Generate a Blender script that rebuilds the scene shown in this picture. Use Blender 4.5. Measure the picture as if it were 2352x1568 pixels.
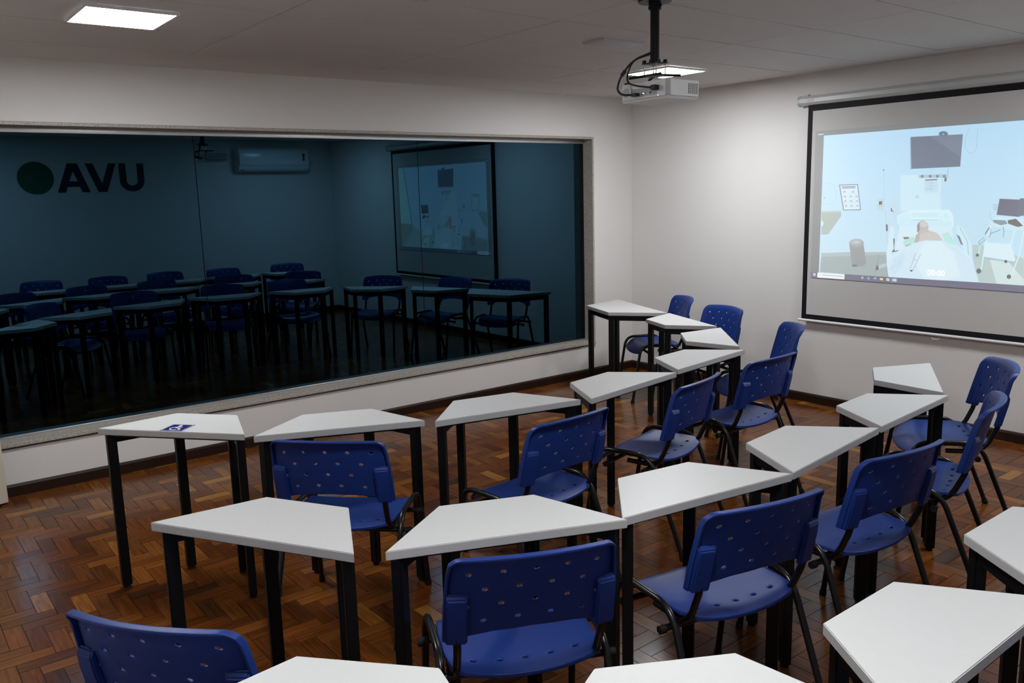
import bpy, bmesh, math, random
from mathutils import Vector, Matrix
random.seed(7)
for o in list(bpy.data.objects): bpy.data.objects.remove(o)
scene = bpy.context.scene
COL = scene.collection
# ------------------------------------------------------------------ camera
FPX = 1932.7711288
CAM = Vector((5.68362136, -5.92803931, 1.71526391))
S_ = Vector((0.618495052, 0.785358756, -0.025990274)); U_ = Vector((-0.120359303, 0.127368195, 0.984525765)); F_ = Vector((-0.776516264, 0.605796143, -0.173301831))
cd = bpy.data.cameras.new('camera'); cd.sensor_width = 36.0; cd.lens = FPX / 2352 * 36.0
cd.clip_start = .02
cam = bpy.data.objects.new('camera', cd); COL.objects.link(cam)
R3 = Matrix((S_, U_, -F_)).transposed()
cam.matrix_world = Matrix.Translation(CAM) @ R3.to_4x4()
scene.camera = cam
def ray(px, py): return F_ + S_ * ((px - 1176) / FPX) - U_ * ((py - 784) / FPX)
def hit(px, py, ax, val):
    d = ray(px, py); t = (val - CAM[ax]) / d[ax]; return CAM + d * t
# ------------------------------------------------------------------ world, light levels, exposure
wd = bpy.data.worlds.new('world'); scene.world = wd; wd.use_nodes = True
wd.node_tree.nodes['Background'].inputs[0].default_value = (.5, .55, .6, 1)
wd.node_tree.nodes['Background'].inputs[1].default_value = .02
PANEL_L = 79.0
scene.cycles.max_bounces = 7; scene.cycles.diffuse_bounces = 4; scene.cycles.glossy_bounces = 3; scene.cycles.transmission_bounces = 1
scene.cycles.caustics_reflective = False; scene.cycles.caustics_refractive = False; scene.cycles.adaptive_threshold = .02
vs_ = scene.view_settings
scene.display_settings.display_device = 'sRGB'
vs_.view_transform = 'Standard'; vs_.look = 'None'; vs_.gamma = 1.0; vs_.exposure = 0.0; vs_.use_curve_mapping = False
# ------------------------------------------------------------------ materials
def node(nt, t, **kw):
    n = nt.nodes.new(t)
    for k, v in kw.items():
        if k in n.inputs: n.inputs[k].default_value = v
        else: setattr(n, k, v)
    return n
def mat(name, col, rough=.5, metal=0., spec=.5, bump=None, var=None, emit=None, estr=0, coat=0.):
    m = bpy.data.materials.new(name); m.use_nodes = True; nt = m.node_tree
    b = nt.nodes['Principled BSDF']
    b.inputs['Base Color'].default_value = (*col, 1); b.inputs['Roughness'].default_value = rough
    b.inputs['Metallic'].default_value = metal; b.inputs['Specular IOR Level'].default_value = spec
    b.inputs['Coat Weight'].default_value = coat
    if emit: b.inputs['Emission Color'].default_value = (*emit, 1); b.inputs['Emission Strength'].default_value = estr
    tc = None
    if var or (bump and bump[1] > .07): tc = node(nt, 'ShaderNodeTexCoord')
    if var:   # (scale, amount, second colour)
        n = node(nt, 'ShaderNodeTexNoise'); n.inputs['Scale'].default_value = var[0]; n.inputs['Detail'].default_value = 2
        nt.links.new(tc.outputs['Object'], n.inputs['Vector'])
        r = node(nt, 'ShaderNodeValToRGB'); e = r.color_ramp.elements
        e[0].position = .5 - var[1]; e[1].position = .5 + var[1]
        e[0].color = (*col, 1); e[1].color = (*var[2], 1)
        nt.links.new(n.outputs['Fac'], r.inputs['Fac']); nt.links.new(r.outputs['Color'], b.inputs['Base Color'])
    if bump and bump[1] > .07:  # (scale, strength)
        n = node(nt, 'ShaderNodeTexNoise'); n.inputs['Scale'].default_value = bump[0]; n.inputs['Detail'].default_value = 0
        nt.links.new(tc.outputs['Object'], n.inputs['Vector'])
        bp = node(nt, 'ShaderNodeBump'); bp.inputs['Strength'].default_value = bump[1]; bp.inputs['Distance'].default_value = .002
        nt.links.new(n.outputs['Fac'], bp.inputs['Height']); nt.links.new(bp.outputs['Normal'], b.inputs['Normal'])
    return m
M = {}
M['wall'] = mat('painted_wall', (.72, .697, .670), .6, spec=.3, bump=(60, .12), var=(3, .3, (.70, .677, .652)))
M['ceil'] = mat('ceiling_board', (.67, .632, .602), .8, spec=.2, bump=(150, .2), var=(2.2, .35, (.64, .602, .577)))
M['ceilbase'] = mat('ceiling_shadow_gap', (.02, .018, .017), .9, spec=.1, bump=(40, .1))
M['plaster'] = mat('plaster_strip', (.68, .63, .60), .8, spec=.2, bump=(80, .1))
M['stone'] = mat('grey_granite', (.30, .265, .225), .5, var=(110, .12, (.50, .46, .40)), bump=(120, .25))
M['alu'] = mat('aluminium', (.62, .62, .60), .28, metal=.9, bump=(300, .02))
M['blackseal'] = mat('black_sealant', (.004, .005, .006), .6, spec=.1, bump=(90, .1))
M['base'] = mat('dark_brown_baseboard', (.018, .0075, .0045), .33, spec=.28, var=(14, .3, (.026, .011, .007)), bump=(30, .1))
M['white'] = mat('white_laminate', (.575, .57, .556), .42, spec=.35, bump=(260, .06), var=(40, .3, (.56, .555, .541)))
M['edge'] = mat('white_edge_shaded', (.45, .44, .435), .5, spec=.35, bump=(260, .05))  # desk edges: shade from overhead light put into the colour as grey
M['black'] = mat('black_painted_steel', (.0045, .0045, .005), .42, spec=.22, bump=(220, .08))
M['tube'] = mat('black_enamel_tube', (.006, .006, .0065), .27, spec=.38, bump=(160, .04))
M['rubber'] = mat('black_rubber', (.007, .007, .007), .7, spec=.25, bump=(120, .2))
M['blue'] = mat('blue_polypropylene', (.0095, .032, .180), .42, spec=.30, bump=(420, .14), var=(5, .3, (.0085, .0285, .165)))
M['cream'] = mat('cream_painted_wood', (.66, .60, .49), .5, bump=(50, .1))
M['lamp'] = mat('led_diffuser', (.9, .9, .9), .5, emit=(.93, .96, 1.0), estr=PANEL_L, bump=(20, .01))
M['lampframe'] = mat('white_lamp_frame', (.75, .75, .75), .4, bump=(80, .05))
M['plate'] = mat('pale_lavender_plate', (.56, .54, .58), .6, bump=(80, .05))
M['mirror'] = mat('mirror_film_glass', (.0270, .0680, .1010), .012, metal=1.0, bump=(1.1, .004))
M['projwhite'] = mat('projector_white', (.62, .62, .61), .4, bump=(200, .05))
M['projgrey'] = mat('projector_grey', (.40, .40, .41), .5, bump=(200, .05))
M['dark'] = mat('dark_plastic', (.012, .013, .02), .5, bump=(200, .05))
M['chrome'] = mat('bright_metal', (.7, .7, .7), .25, metal=1., bump=(200, .02))
M['led'] = mat('blue_status_led', (.1, .1, .5), .4, emit=(.25, .25, 1.), estr=3., bump=(20, .01))
M['housing'] = mat('screen_housing_paint', (.50, .51, .50), .38, bump=(90, .05))
M['pink'] = mat('pink_label', (.62, .42, .42), .5, bump=(90, .05))
M['screenblack'] = mat('screen_black_border', (.009, .009, .011), .65, spec=.2, bump=(300, .1))
M['screen'] = mat('screen_fabric', (.56, .545, .525), .75, spec=.2, bump=(500, .1))
M['acwhite'] = mat('air_conditioner_white', (.75, .77, .78), .22, bump=(40, .02))
M['acgrey'] = mat('air_conditioner_grey', (.25, .26, .27), .4, bump=(80, .05))
M['labelblack'] = mat('label_black', (.01, .02, .015), .5, bump=(80, .05))
M['labelred'] = mat('label_red', (.45, .01, .02), .5, bump=(80, .05))
M['logodark'] = mat('logo_navy_vinyl', (.012, .016, .04), .5, bump=(80, .05))
M['logogreen'] = mat('logo_green_vinyl', (.01, .10, .055), .5, bump=(80, .05))
M['stickblue'] = mat('sticker_blue', (.008, .009, .135), .35, bump=(80, .03))
M['stickwhite'] = mat('sticker_white', (.74, .74, .75), .4, bump=(80, .03))
def wood_mat():
    m = bpy.data.materials.new('parquet_wood'); m.use_nodes = True; nt = m.node_tree; L = nt.links
    b = nt.nodes['Principled BSDF']
    at = node(nt, 'ShaderNodeAttribute'); at.attribute_name = 'tone'
    uv = node(nt, 'ShaderNodeUVMap'); uv.uv_map = 'UVMap'
    mp = node(nt, 'ShaderNodeMapping'); mp.inputs['Scale'].default_value = (5, 75, 1)
    n1 = node(nt, 'ShaderNodeTexNoise'); n1.inputs['Scale'].default_value = 1.0; n1.inputs['Detail'].default_value = 3; n1.inputs['Distortion'].default_value = .6
    L.new(uv.outputs['UV'], mp.inputs['Vector']); L.new(mp.outputs['Vector'], n1.inputs['Vector'])
    rp = node(nt, 'ShaderNodeValToRGB'); rp.color_ramp.elements[0].position = .32; rp.color_ramp.elements[1].position = .72
    rp.color_ramp.elements[0].color = (.62, .58, .55, 1); rp.color_ramp.elements[1].color = (1.12, 1.1, 1.08, 1)
    mx = node(nt, 'ShaderNodeMix'); mx.data_type = 'RGBA'; mx.blend_type = 'MULTIPLY'; mx.inputs[0].default_value = 1
    L.new(n1.outputs['Fac'], rp.inputs['Fac']); L.new(at.outputs['Color'], mx.inputs[6]); L.new(rp.outputs['Color'], mx.inputs[7])
    L.new(mx.outputs[2], b.inputs['Base Color'])
    b.inputs['Roughness'].default_value = .20; b.inputs['Specular IOR Level'].default_value = .22
    n2 = node(nt, 'ShaderNodeTexNoise'); n2.inputs['Scale'].default_value = 1.0; n2.inputs['Detail'].default_value = 1
    mp2 = node(nt, 'ShaderNodeMapping'); mp2.inputs['Scale'].default_value = (12, 60, 1)
    L.new(uv.outputs['UV'], mp2.inputs['Vector']); L.new(mp2.outputs['Vector'], n2.inputs['Vector'])
    bp = node(nt, 'ShaderNodeBump'); bp.inputs['Strength'].default_value = .10; bp.inputs['Distance'].default_value = .002
    L.new(n2.outputs['Fac'], bp.inputs['Height']); L.new(bp.outputs['Normal'], b.inputs['Normal'])
    return m
M['wood'] = wood_mat()
M['grout'] = mat('floor_joint', (.018, .010, .006), .7, bump=(60, .1))
def picture_mat():
    m = bpy.data.materials.new('projected_picture'); m.use_nodes = True; nt = m.node_tree
    b = nt.nodes['Principled BSDF']; b.inputs['Base Color'].default_value = (.40, .39, .375, 1); b.inputs['Roughness'].default_value = .75
    b.inputs['Specular IOR Level'].default_value = .2
    at = node(nt, 'ShaderNodeAttribute'); at.attribute_name = 'tone'
    nt.links.new(at.outputs['Color'], b.inputs['Emission Color']); b.inputs['Emission Strength'].default_value = 1.0
    return m
M['picture'] = picture_mat()
for k in ('picture', 'led'): M[k].cycles.emission_sampling = 'NONE'
# ------------------------------------------------------------------ mesh helpers
def new_obj(name, me, parent=None, m=None):
    o = bpy.data.objects.new(name, me); COL.objects.link(o)
    if m is not None and me is not None and not me.materials: me.materials.append(m if not isinstance(m, str) else M[m])
    if parent is not None: o.parent = parent
    return o
def fin(bm, name, sharp=None, smooth=False):
    bmesh.ops.recalc_face_normals(bm, faces=bm.faces)
    me = bpy.data.meshes.new(name); bm.to_mesh(me); bm.free()
    if smooth:
        me.shade_smooth()
        if sharp: me.set_sharp_from_angle(angle=math.radians(sharp))
    return me
def box(bm, lo, hi, mtx=None):
    vs = [bm.verts.new((x, y, z)) for z in (lo[2], hi[2]) for y in (lo[1], hi[1]) for x in (lo[0], hi[0])]
    if mtx is not None:
        for v in vs: v.co = mtx @ v.co
    fs = [(0,2,3,1),(4,5,7,6),(0,1,5,4),(2,6,7,3),(0,4,6,2),(1,3,7,5)]
    return [bm.faces.new([vs[i] for i in f]) for f in fs], vs
def boxme(name, lo, hi, bev=0., seg=2, mtx=None):
    bm = bmesh.new(); box(bm, lo, hi, mtx)
    if bev: bmesh.ops.bevel(bm, geom=list(bm.edges), offset=bev, segments=seg, affect='EDGES', profile=.5)
    return fin(bm, name, 40, smooth=bool(bev))
def prism(bm, pts, z0, z1):
    lo = [bm.verts.new((x, y, z0)) for x, y in pts]; hi = [bm.verts.new((x, y, z1)) for x, y in pts]
    n = len(pts); bm.faces.new(lo[::-1]); bm.faces.new(hi)
    for i in range(n): bm.faces.new((lo[i], lo[(i+1) % n], hi[(i+1) % n], hi[i]))
def round_path(pts, r, n=6):
    pts = [Vector(p) for p in pts]; rs = r if isinstance(r, (list, tuple)) else [r] * len(pts)
    out = [pts[0]]
    for i in range(1, len(pts) - 1):
        a, b, c = pts[i-1], pts[i], pts[i+1]; d1 = (a - b); d2 = (c - b)
        rr = min(rs[i], d1.length * .49, d2.length * .49); p = b + d1.normalized() * rr; q = b + d2.normalized() * rr
        for k in range(n + 1):
            t = k / n; out.append(p * (1-t)**2 + b * 2*t*(1-t) + q * t*t)
    out.append(pts[-1]); return out
def tube(bm, pts, r, seg=10, sy=1.0):
    pts = [Vector(p) for p in pts]; rings = []; up = None
    for i, p in enumerate(pts):
        t = (pts[min(i+1, len(pts)-1)] - pts[max(i-1, 0)]).normalized()
        if up is None: up = t.orthogonal().normalized()
        up = (up - t * up.dot(t)).normalized(); bi = t.cross(up)
        rings.append([bm.verts.new(p + (up * math.cos(a) + bi * math.sin(a) * sy) * r) for a in [2*math.pi*k/seg for k in range(seg)]])
    for A, B in zip(rings, rings[1:]):
        for k in range(seg): bm.faces.new((A[k], A[(k+1) % seg], B[(k+1) % seg], B[k]))
    bm.faces.new(rings[0][::-1]); bm.faces.new(rings[-1])
def tubeme(name, pts, r, seg=10):
    bm = bmesh.new(); tube(bm, pts, r, seg); return fin(bm, name, 50, True)
def cyl(bm, c, r, h, seg=16, axis='Z'):
    c = Vector(c); d = {'X': Vector((1,0,0)), 'Y': Vector((0,1,0)), 'Z': Vector((0,0,1))}[axis]
    tube(bm, [c, c + d * h], r, seg)
def cylme(name, c, r, h, seg=16, axis='Z'):
    bm = bmesh.new(); cyl(bm, c, r, h, seg, axis); return fin(bm, name, 40, True)
def bake(me, mods):
    o = bpy.data.objects.new('tmp', me); COL.objects.link(o)
    for t, kw in mods:
        md = o.modifiers.new(t, t)
        for k, v in kw.items(): setattr(md, k, v)
    dg = bpy.context.evaluated_depsgraph_get(); r = bpy.data.meshes.new_from_object(o.evaluated_get(dg))
    bpy.data.objects.remove(o); r.name = me.name; return r
def tag(o, label, cat, group=None):
    o['label'] = label; o['category'] = cat
    if group: o['group'] = group
    return o
def struct(name, me, m, label=None, parent=None):
    o = new_obj(name, me, parent, m)
    if parent is None:
        o['kind'] = 'structure'
        if label: o['label'] = label
    return o
def empty(name, loc, rz=0.):
    o = bpy.data.objects.new(name, None); o.empty_display_size = .1; COL.objects.link(o)
    o.location = loc; o.rotation_euler = (0, 0, rz); return o
# ------------------------------------------------------------------ room data
W, YB, ZC = 6.05, -6.22, 2.555
G = .118                      # glass set back from the wall face
WY0, WY1, WZ0, WZ1 = -5.82, -.52, .325, 2.178
# desks: long side, short side, depth, and poses (x, y, angle, scale)
DA, DB, DD, DH = .7377, .3200, .3022, .75
DESKS = {
 'D1': (1.9308, -4.8352, .6923, .9595), 'D2': (2.3604, -4.3171, 1.1654, .9747), 'D3': (2.6109, -3.6307, 1.3621, .9984),
 'D4': (2.6569, -2.9167, -4.5636, 1.0022), 'D5': (2.5172, -2.1332, -4.5786, .983), 'D6': (2.1554, -1.5461, -3.894, 1.0003),
 'D7': (1.5377, -1.1603, -3.5229, 1.0009), 'D8': (.717, -.901, -3.5138, 1.0),
 'E1': (3.2972, -4.995, .5272, .9842), 'E2': (3.7368, -4.4799, 1.17, .9782), 'E3': (3.9025, -3.8316, 1.425, .9786),
 'E4': (3.9069, -3.1419, -4.5943, .9869), 'E5': (3.8363, -2.4024, -4.6297, .958), 'E6': (3.6063, -1.7715, -4.1849, .969),
 'F1': (4.2937, -5.2913, .7153, .9937), 'F2': (4.7262, -4.7707, 1.0571, .955), 'F3': (4.872, -4.164, -4.7095, .968),
 'F4': (4.8567, -3.4335, -4.7109, .9854), 'F5': (4.855, -2.708, 1.571, .975), 'F6': (4.855, -1.995, 1.60, .98), 'F7': (4.775, -1.345, 2.007, .98)}
CHAIRS = {
 'E2': (4.0382, -4.6124, 1.1419), 'E3': (4.2194, -3.8985, 1.3557), 'E4': (4.242, -3.1543, -4.8352), 'E5': (4.1527, -2.3064, -4.3953),
 'E6': (3.8945, -1.5501, -4.0437), 'D2': (2.7765, -4.5502, .781), 'D3': (3.132, -3.7026, 1.6327), 'D4': (3.0602, -2.8285, -4.472),
 'D5': (2.983, -2.1148, -4.6868), 'D6': (2.495, -1.222, 2.4009), 'D7': (1.662, -.824, 2.8727), 'D8': (1.016, -.553, 2.5983),
 'E1': (3.7835, -5.4525, .623), 'F3': (5.417, -4.18, 1.833), 'F4': (5.345, -3.44, 1.60), 'F5': (5.40, -2.735, 1.53),
 'F6': (5.29, -2.015, 1.57), 'F7': (5.31, -1.13, 2.025)}
# ------------------------------------------------------------------ room shell
# left wall with the window opening (face x = 0); the right-hand column sits 1.5 mm behind (board joint)
bm = bmesh.new(); T = -.24
box(bm, (T, YB - .1, 0), (0, WY0 - .0, ZC + .05)); box(bm, (T, WY0, 0), (0, WY1, WZ0 - .04)); box(bm, (T, WY0, WZ1 + .02), (0, WY1 + .004, ZC + .05))
box(bm, (T, WY1 + .004, 0), (-.0015, .1, ZC + .05))
struct('wall_left', fin(bm, 'wall_left'), 'wall', 'pale painted wall around the long dark window')
struct('wall_front', boxme('wall_front', (-.24, 0, 0), (W + .1, .1, ZC + .05)), 'wall', 'pale painted wall behind the projection screen')
struct('wall_right', boxme('wall_right', (W, YB - .1, 0), (W + .1, 0, ZC + .05)), 'wall', 'pale painted wall that carries the lettering and air conditioner')
struct('wall_back', boxme('wall_back', (0, YB - .1, 0), (W, YB, ZC + .05)), 'wall', 'pale painted wall behind the last row of desks')
# baseboards
def baseboard(name, p0, p1, nrm):
    bm = bmesh.new(); p0 = Vector((*p0, 0)); p1 = Vector((*p1, 0)); n = Vector((*nrm, 0))
    prof = [(0, 0), (.018, 0), (.018, .058), (.012, .069), (0, .071)]
    A = [bm.verts.new(p0 + n * a + Vector((0, 0, z))) for a, z in prof]; B = [bm.verts.new(p1 + n * a + Vector((0, 0, z))) for a, z in prof]
    for i in range(5): bm.faces.new((A[i], A[(i+1) % 5], B[(i+1) % 5], B[i]))
    bm.faces.new(A[::-1]); bm.faces.new(B)
    struct(name, fin(bm, name), 'base', 'dark brown wooden baseboard')
baseboard('baseboard_left', (0, YB), (0, 0), (1, 0)); baseboard('baseboard_front', (0, 0), (W, 0), (0, -1))
baseboard('baseboard_right', (W, YB), (W, 0), (-1, 0)); baseboard('baseboard_back', (0, YB), (W, YB), (0, 1))
# ceiling: slab, boards one by one, plaster margin strips
XS = [.55, 1.19, 1.84, 2.39, 2.93, 3.50, 4.12, 4.75, 5.37, W]
YS = [-.215, -1.62, -3.0, -4.23, -5.47, YB]
ceil = struct('ceiling', boxme('ceiling', (-.1, YB, ZC + .014), (W, 0, ZC + .06)), 'ceilbase', 'dim suspended ceiling of large pale boards with thin dark joints')
pm = {}
for i in range(len(XS) - 1):
    for j in range(len(YS) - 1):
        w = XS[i+1] - XS[i] - .010; h = YS[j] - YS[j+1] - .010; key = (round(w, 3), round(h, 3))
        if key not in pm: pm[key] = boxme('ceiling_panel', (-w/2, -h/2, 0), (w/2, h/2, .0135))
        o = new_obj('ceiling_panel', pm[key], ceil, 'ceil')
        o.location = ((XS[i] + XS[i+1]) / 2, (YS[j] + YS[j+1]) / 2, ZC + random.uniform(-.0008, .0008))
        o.rotation_euler = (random.gauss(0, .0007), random.gauss(0, .0012), 0)
struct('trim_1', boxme('trim_1', (0, YB, ZC), (XS[0] - .004, 0, ZC + .013)), 'plaster', 'plaster margin strip of the ceiling above the dark window')
struct('trim_2', boxme('trim_2', (XS[0] - .004, YS[0] + .004, ZC), (W, 0, ZC + .013)), 'plaster', 'plaster margin strip of the ceiling above the projection screen')
# stone surround of the window, set 8 mm proud of the wall
bm = bmesh.new(); P = .008
box(bm, (-.16, WY0 - .02, WZ1), (P, WY1 + .02, WZ1 + .018)); box(bm, (-.16, WY1, WZ0), (P, WY1 + .018, WZ1))
box(bm, (-.16, WY0 - .018, WZ0), (P, WY0, WZ1))
struct('trim_3', fin(bm, 'trim_3'), 'stone', 'grey granite surround of the dark window')
bm = bmesh.new(); box(bm, (-.16, WY0 - .03, WZ0 - .026), (.020, WY1 + .02, WZ0))
bmesh.ops.bevel(bm, geom=list(bm.edges), offset=.004, segments=2, affect='EDGES')
struct('trim_4', fin(bm, 'trim_4'), 'stone', 'grey granite sill under the dark window')
# window: three mirror-film panes, aluminium channel, black seals
win = empty('window_1', (-G, (WY0 + WY1) / 2, WZ0)); win['kind'] = 'structure'; win['label'] = 'long dark blue mirror-film observation window in three panes'
def wchild(name, lo, hi, m, bev=0): 
    c = Vector(win.location); return new_obj(name, boxme(name, Vector(lo) - c, Vector(hi) - c, bev), win, m)
for y0, y1 in ((WY0, -4.042), (-4.038, -2.302), (-2.298, WY1)): wchild('pane', (-G - .008, y0 + .001, WZ0 + .01), (-G, y1 - .001, WZ1 - .012), 'mirror')
for y in (-4.04, -2.30): wchild('seal', (-G - .007, y - .0016, WZ0 + .012), (-G - .0015, y + .0016, WZ1 - .02), 'blackseal')
wchild('top_channel', (-G - .012, WY0, WZ1 - .034), (-G + .010, WY1, WZ1), 'alu', .002)
wchild('bottom_channel', (-G - .012, WY0, WZ0), (-G + .008, WY1, WZ0 + .014), 'alu', .002)
wchild('edge_seal', (-G - .008, WY1 - .032, WZ0 + .014), (-G + .003, WY1, WZ1 - .034), 'blackseal')
wchild('backing', (-G - .03, WY0, WZ0), (-G - .012, WY1, WZ1), 'blackseal')
# door leaf standing open at the far left
dr = empty('door_1', (.112, -5.385, 0), 0); dr['kind'] = 'structure'; dr['label'] = 'cream door leaf standing open at the left edge'
dr.rotation_euler = (0, 0, math.radians(14))
new_obj('door_leaf', boxme('door_leaf', (0, -.82, .012), (.035, 0, 2.1), .003), dr, 'cream')
for sx in (.036, -.036): new_obj('door_handle', tubeme('door_handle', round_path([(sx*.4 + .0175 + (.0 if sx > 0 else -.0), -.06, 1.02), (.0175 + sx*1.6, -.06, 1.02), (.0175 + sx*1.6, -.18, 1.02)], .02), .008), dr, 'chrome')
# ------------------------------------------------------------------ parquet floor
SW, SL = .0690, .2070
floor = struct('floor', boxme('floor', (0, YB, -.05), (W, 0, -.0035)), 'grout', 'glossy reddish brown herringbone parquet floor')
TONES = [((0.120, 0.037, 0.007), 7), ((0.142, 0.046, 0.009), 9), ((0.168, 0.058, 0.011), 7), ((0.204, 0.078, 0.014), 5), ((0.096, 0.029, 0.006), 5), ((0.066, 0.025, 0.007), 3), ((0.282, 0.125, 0.022), 2), ((0.130, 0.038, 0.007), 8), ((0.158, 0.047, 0.008), 6)]
TL = [c for c, n in TONES for _ in range(n)]
def inside(poly, x, y):
    r = False
    for i in range(len(poly)):
        (x0, y0), (x1, y1) = poly[i-1], poly[i]
        if (y0 > y) != (y1 > y) and x < (x1-x0) * (y-y0) / (y1-y0) + x0: r = not r
    return r
def trap(k):
    x, y, t, s = DESKS[k]; a, b, d = (DA*s, DB*s, DD*s) if k != 'D8' else (.963, .477, .404)
    c, n = math.cos(t), math.sin(t)
    return [(x + c*u - n*v, y + n*u + c*v) for u, v in ((-a/2, -d/2), (-b/2, d/2), (b/2, d/2), (a/2, -d/2))]
POLY = {k: trap(k) for k in DESKS}
def seatpoly(k):
    x, y, t = CHAIRS[k]; c, n = math.cos(t), math.sin(t)
    return [(x + c*u - n*v, y + n*u + c*v) for u, v in ((-.22, 0), (-.22, .4), (.22, .4), (.22, 0))]
SPOLY = [seatpoly(k) for k in CHAIRS]
def backpoly(k):   # shadow zone of the back on the floor, at mid height
    x, y, t = CHAIRS[k]; c, n = math.cos(t), math.sin(t)
    return [(x + c*u - n*v, y + n*u + c*v) for u, v in ((-.22, -.06), (-.22, .0), (.22, .0), (.22, -.06))]
def visible(x, y):
    d = Vector((x, y, 0)) - CAM; z = d.dot(F_)
    if z < .3: return 0
    px = 1176 + FPX * d.dot(S_) / z; py = 784 - FPX * d.dot(U_) / z
    if not (-20 < px < 2372 and -20 < py < 1588): return 0
    for h, polys in ((DH, POLY.values()), (.45, SPOLY)):
        f = 1 - h / CAM.z; qx, qy = CAM.x + d.x * f, CAM.y + d.y * f
        if any(inside(p, qx, qy) for p in polys): return 0
    for k in CHAIRS:
        x0, y0, t = CHAIRS[k]; nx, ny = -math.sin(t), math.cos(t)
        den = d.x*nx + d.y*ny
        if abs(den) < 1e-6: continue
        s = ((x0 - CAM.x)*nx + (y0 - CAM.y)*ny) / den
        if 0 < s < 1:
            hx, hy, hz = CAM.x + d.x*s, CAM.y + d.y*s, CAM.z + d.z*s
            if .56 < hz < .83 and abs((hx-x0)*ny*1.0 - (hy-y0)*nx) < .23: return 0
    return abs(d.z) / d.length**3        # proportional to the size in the picture
strips = []
nx, ny = int(W / SW) + 5, int(-YB / SW) + 5
for i in range(-4, nx):
    for j in range(-4, ny):
        t = (i - j) % 6
        if t == 0: x0, y0, x1, y1, h = i*SW, j*SW, i*SW + SL, (j+1)*SW, 1
        elif t == 5: x0, y0, x1, y1, h = i*SW, j*SW, (i+1)*SW, j*SW + SL, 0
        else: continue
        y0 += YB - .03; y1 += YB - .03; x0 -= .02; x1 -= .02
        a, b, c, d = max(x0, 0), max(y0, YB), min(x1, W), min(y1, 0)
        if c - a < .006 or d - b < .006: continue
        full = (abs(c-a-(x1-x0)) < 1e-6 and abs(d-b-(y1-y0)) < 1e-6)
        strips.append((visible((a+c)/2, (b+d)/2) if full else 0, a, b, c, d, h))
strips.sort(key=lambda s: -s[0])
def strip_mesh(name, items):
    """items: (x0,y0,x1,y1,along_x,tone,uv offset, tilt) -> one mesh with 'tone' colours and UVs along the grain"""
    V, Fc, uvs, cols = [], [], [], []
    g, e = .0005, .0009
    for x0, y0, x1, y1, h, col, off, tl in items:
        k = len(V)
        for z, q in ((-.0035, g), (0., g + e)):
            for x, y in ((x0+q, y0+q), (x1-q, y0+q), (x1-q, y1-q), (x0+q, y1-q)):
                V.append((x, y, z - .0004 + (tl[0]*(x-(x0+x1)/2) + tl[1]*(y-(y0+y1)/2) + tl[2] if z == 0 else 0)))
        for f in ((4,5,6,7), (0,1,5,4), (1,2,6,5), (2,3,7,6), (3,0,4,7)):
            Fc.append([k + q for q in f]); cols.append(col)
            for q in f:
                x, y = V[k+q][0], V[k+q][1]
                uvs.append((((x-x0) if h else (y-y0)) + off, ((y-y0) if h else (x-x0)) + off * 1.7))
    me = bpy.data.meshes.new(name); me.from_pydata(V, [], Fc)
    ul = me.uv_layers.new(name='UVMap'); ul.data.foreach_set('uv', [c for u in uvs for c in u])
    ca = me.color_attributes.new('tone', 'FLOAT_COLOR', 'CORNER')
    ca.data.foreach_set('color', [c for p, col in zip(me.polygons, cols) for _ in range(p.loop_total) for c in (*col, 1)])
    me.materials.append(M['wood']); return me
def jit(c): f = random.uniform(.86, 1.14); return tuple(v * f for v in c)
tiltv = lambda: (random.gauss(0, .0018), random.gauss(0, .0018), random.uniform(-.0003, .0003))
VAR = {h: [strip_mesh('parquet_strip', [((-SL/2, -SW/2, SL/2, SW/2) if h else (-SW/2, -SL/2, SW/2, SL/2)) + (h, jit(random.choice(TL)), random.uniform(0, 50), (0, 0, 0))]) for _ in range(36)] for h in (0, 1)}
for s in strips[:300]:
    o = new_obj('parquet_strip', random.choice(VAR[s[5]]), floor); tl = tiltv()
    o.location = ((s[1]+s[3])/2, (s[2]+s[4])/2, 0); o.rotation_euler = (tl[1], -tl[0], 0)
o = new_obj('parquet_field', strip_mesh('parquet_field', [s[1:6] + (jit(random.choice(TL)), random.uniform(0, 50), tiltv()) for s in strips[300:]]), floor); o['kind'] = 'stuff'
# ------------------------------------------------------------------ ceiling lights
def panel_light(x, y, label, h=.195):
    r = empty('ceiling_light', (x, y, ZC - .016)); tag(r, label, 'ceiling light', 'square LED ceiling panels')
    bm = bmesh.new()
    for lo, hi in (((-h-.012, -h-.012), (h+.012, -h)), ((-h-.012, h), (h+.012, h+.012)), ((-h-.012, -h), (-h, h)), ((h, -h), (h+.012, h))): box(bm, (*lo, .001), (*hi, .0145))
    new_obj('frame', fin(bm, 'frame'), r, 'lampframe'); new_obj('diffuser', boxme('diffuser', (-h, -h, .003), (h, h, .012)), r, 'lamp')
panel_light(1.445, -4.82, 'glowing square LED panel on the ceiling at the upper left of the picture', .187)
panel_light(1.42, -1.13, 'glowing square LED panel on the ceiling just behind the projector')
panel_light(4.66, -1.13, 'glowing square LED panel on the ceiling near the right end of the screen')
panel_light(4.66, -4.81, 'glowing square LED panel on the ceiling above the row of desks nearest the viewer')
o = new_obj('ceiling_plate', boxme('ceiling_plate', (-.085, -.165, -.014), (.085, .165, -.0005), .003), None, 'plate'); o.location = (2.08, -2.315, ZC)
tag(o, 'small pale lavender rectangular cover plate on the ceiling left of the projector pole', 'cover plate')
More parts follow.
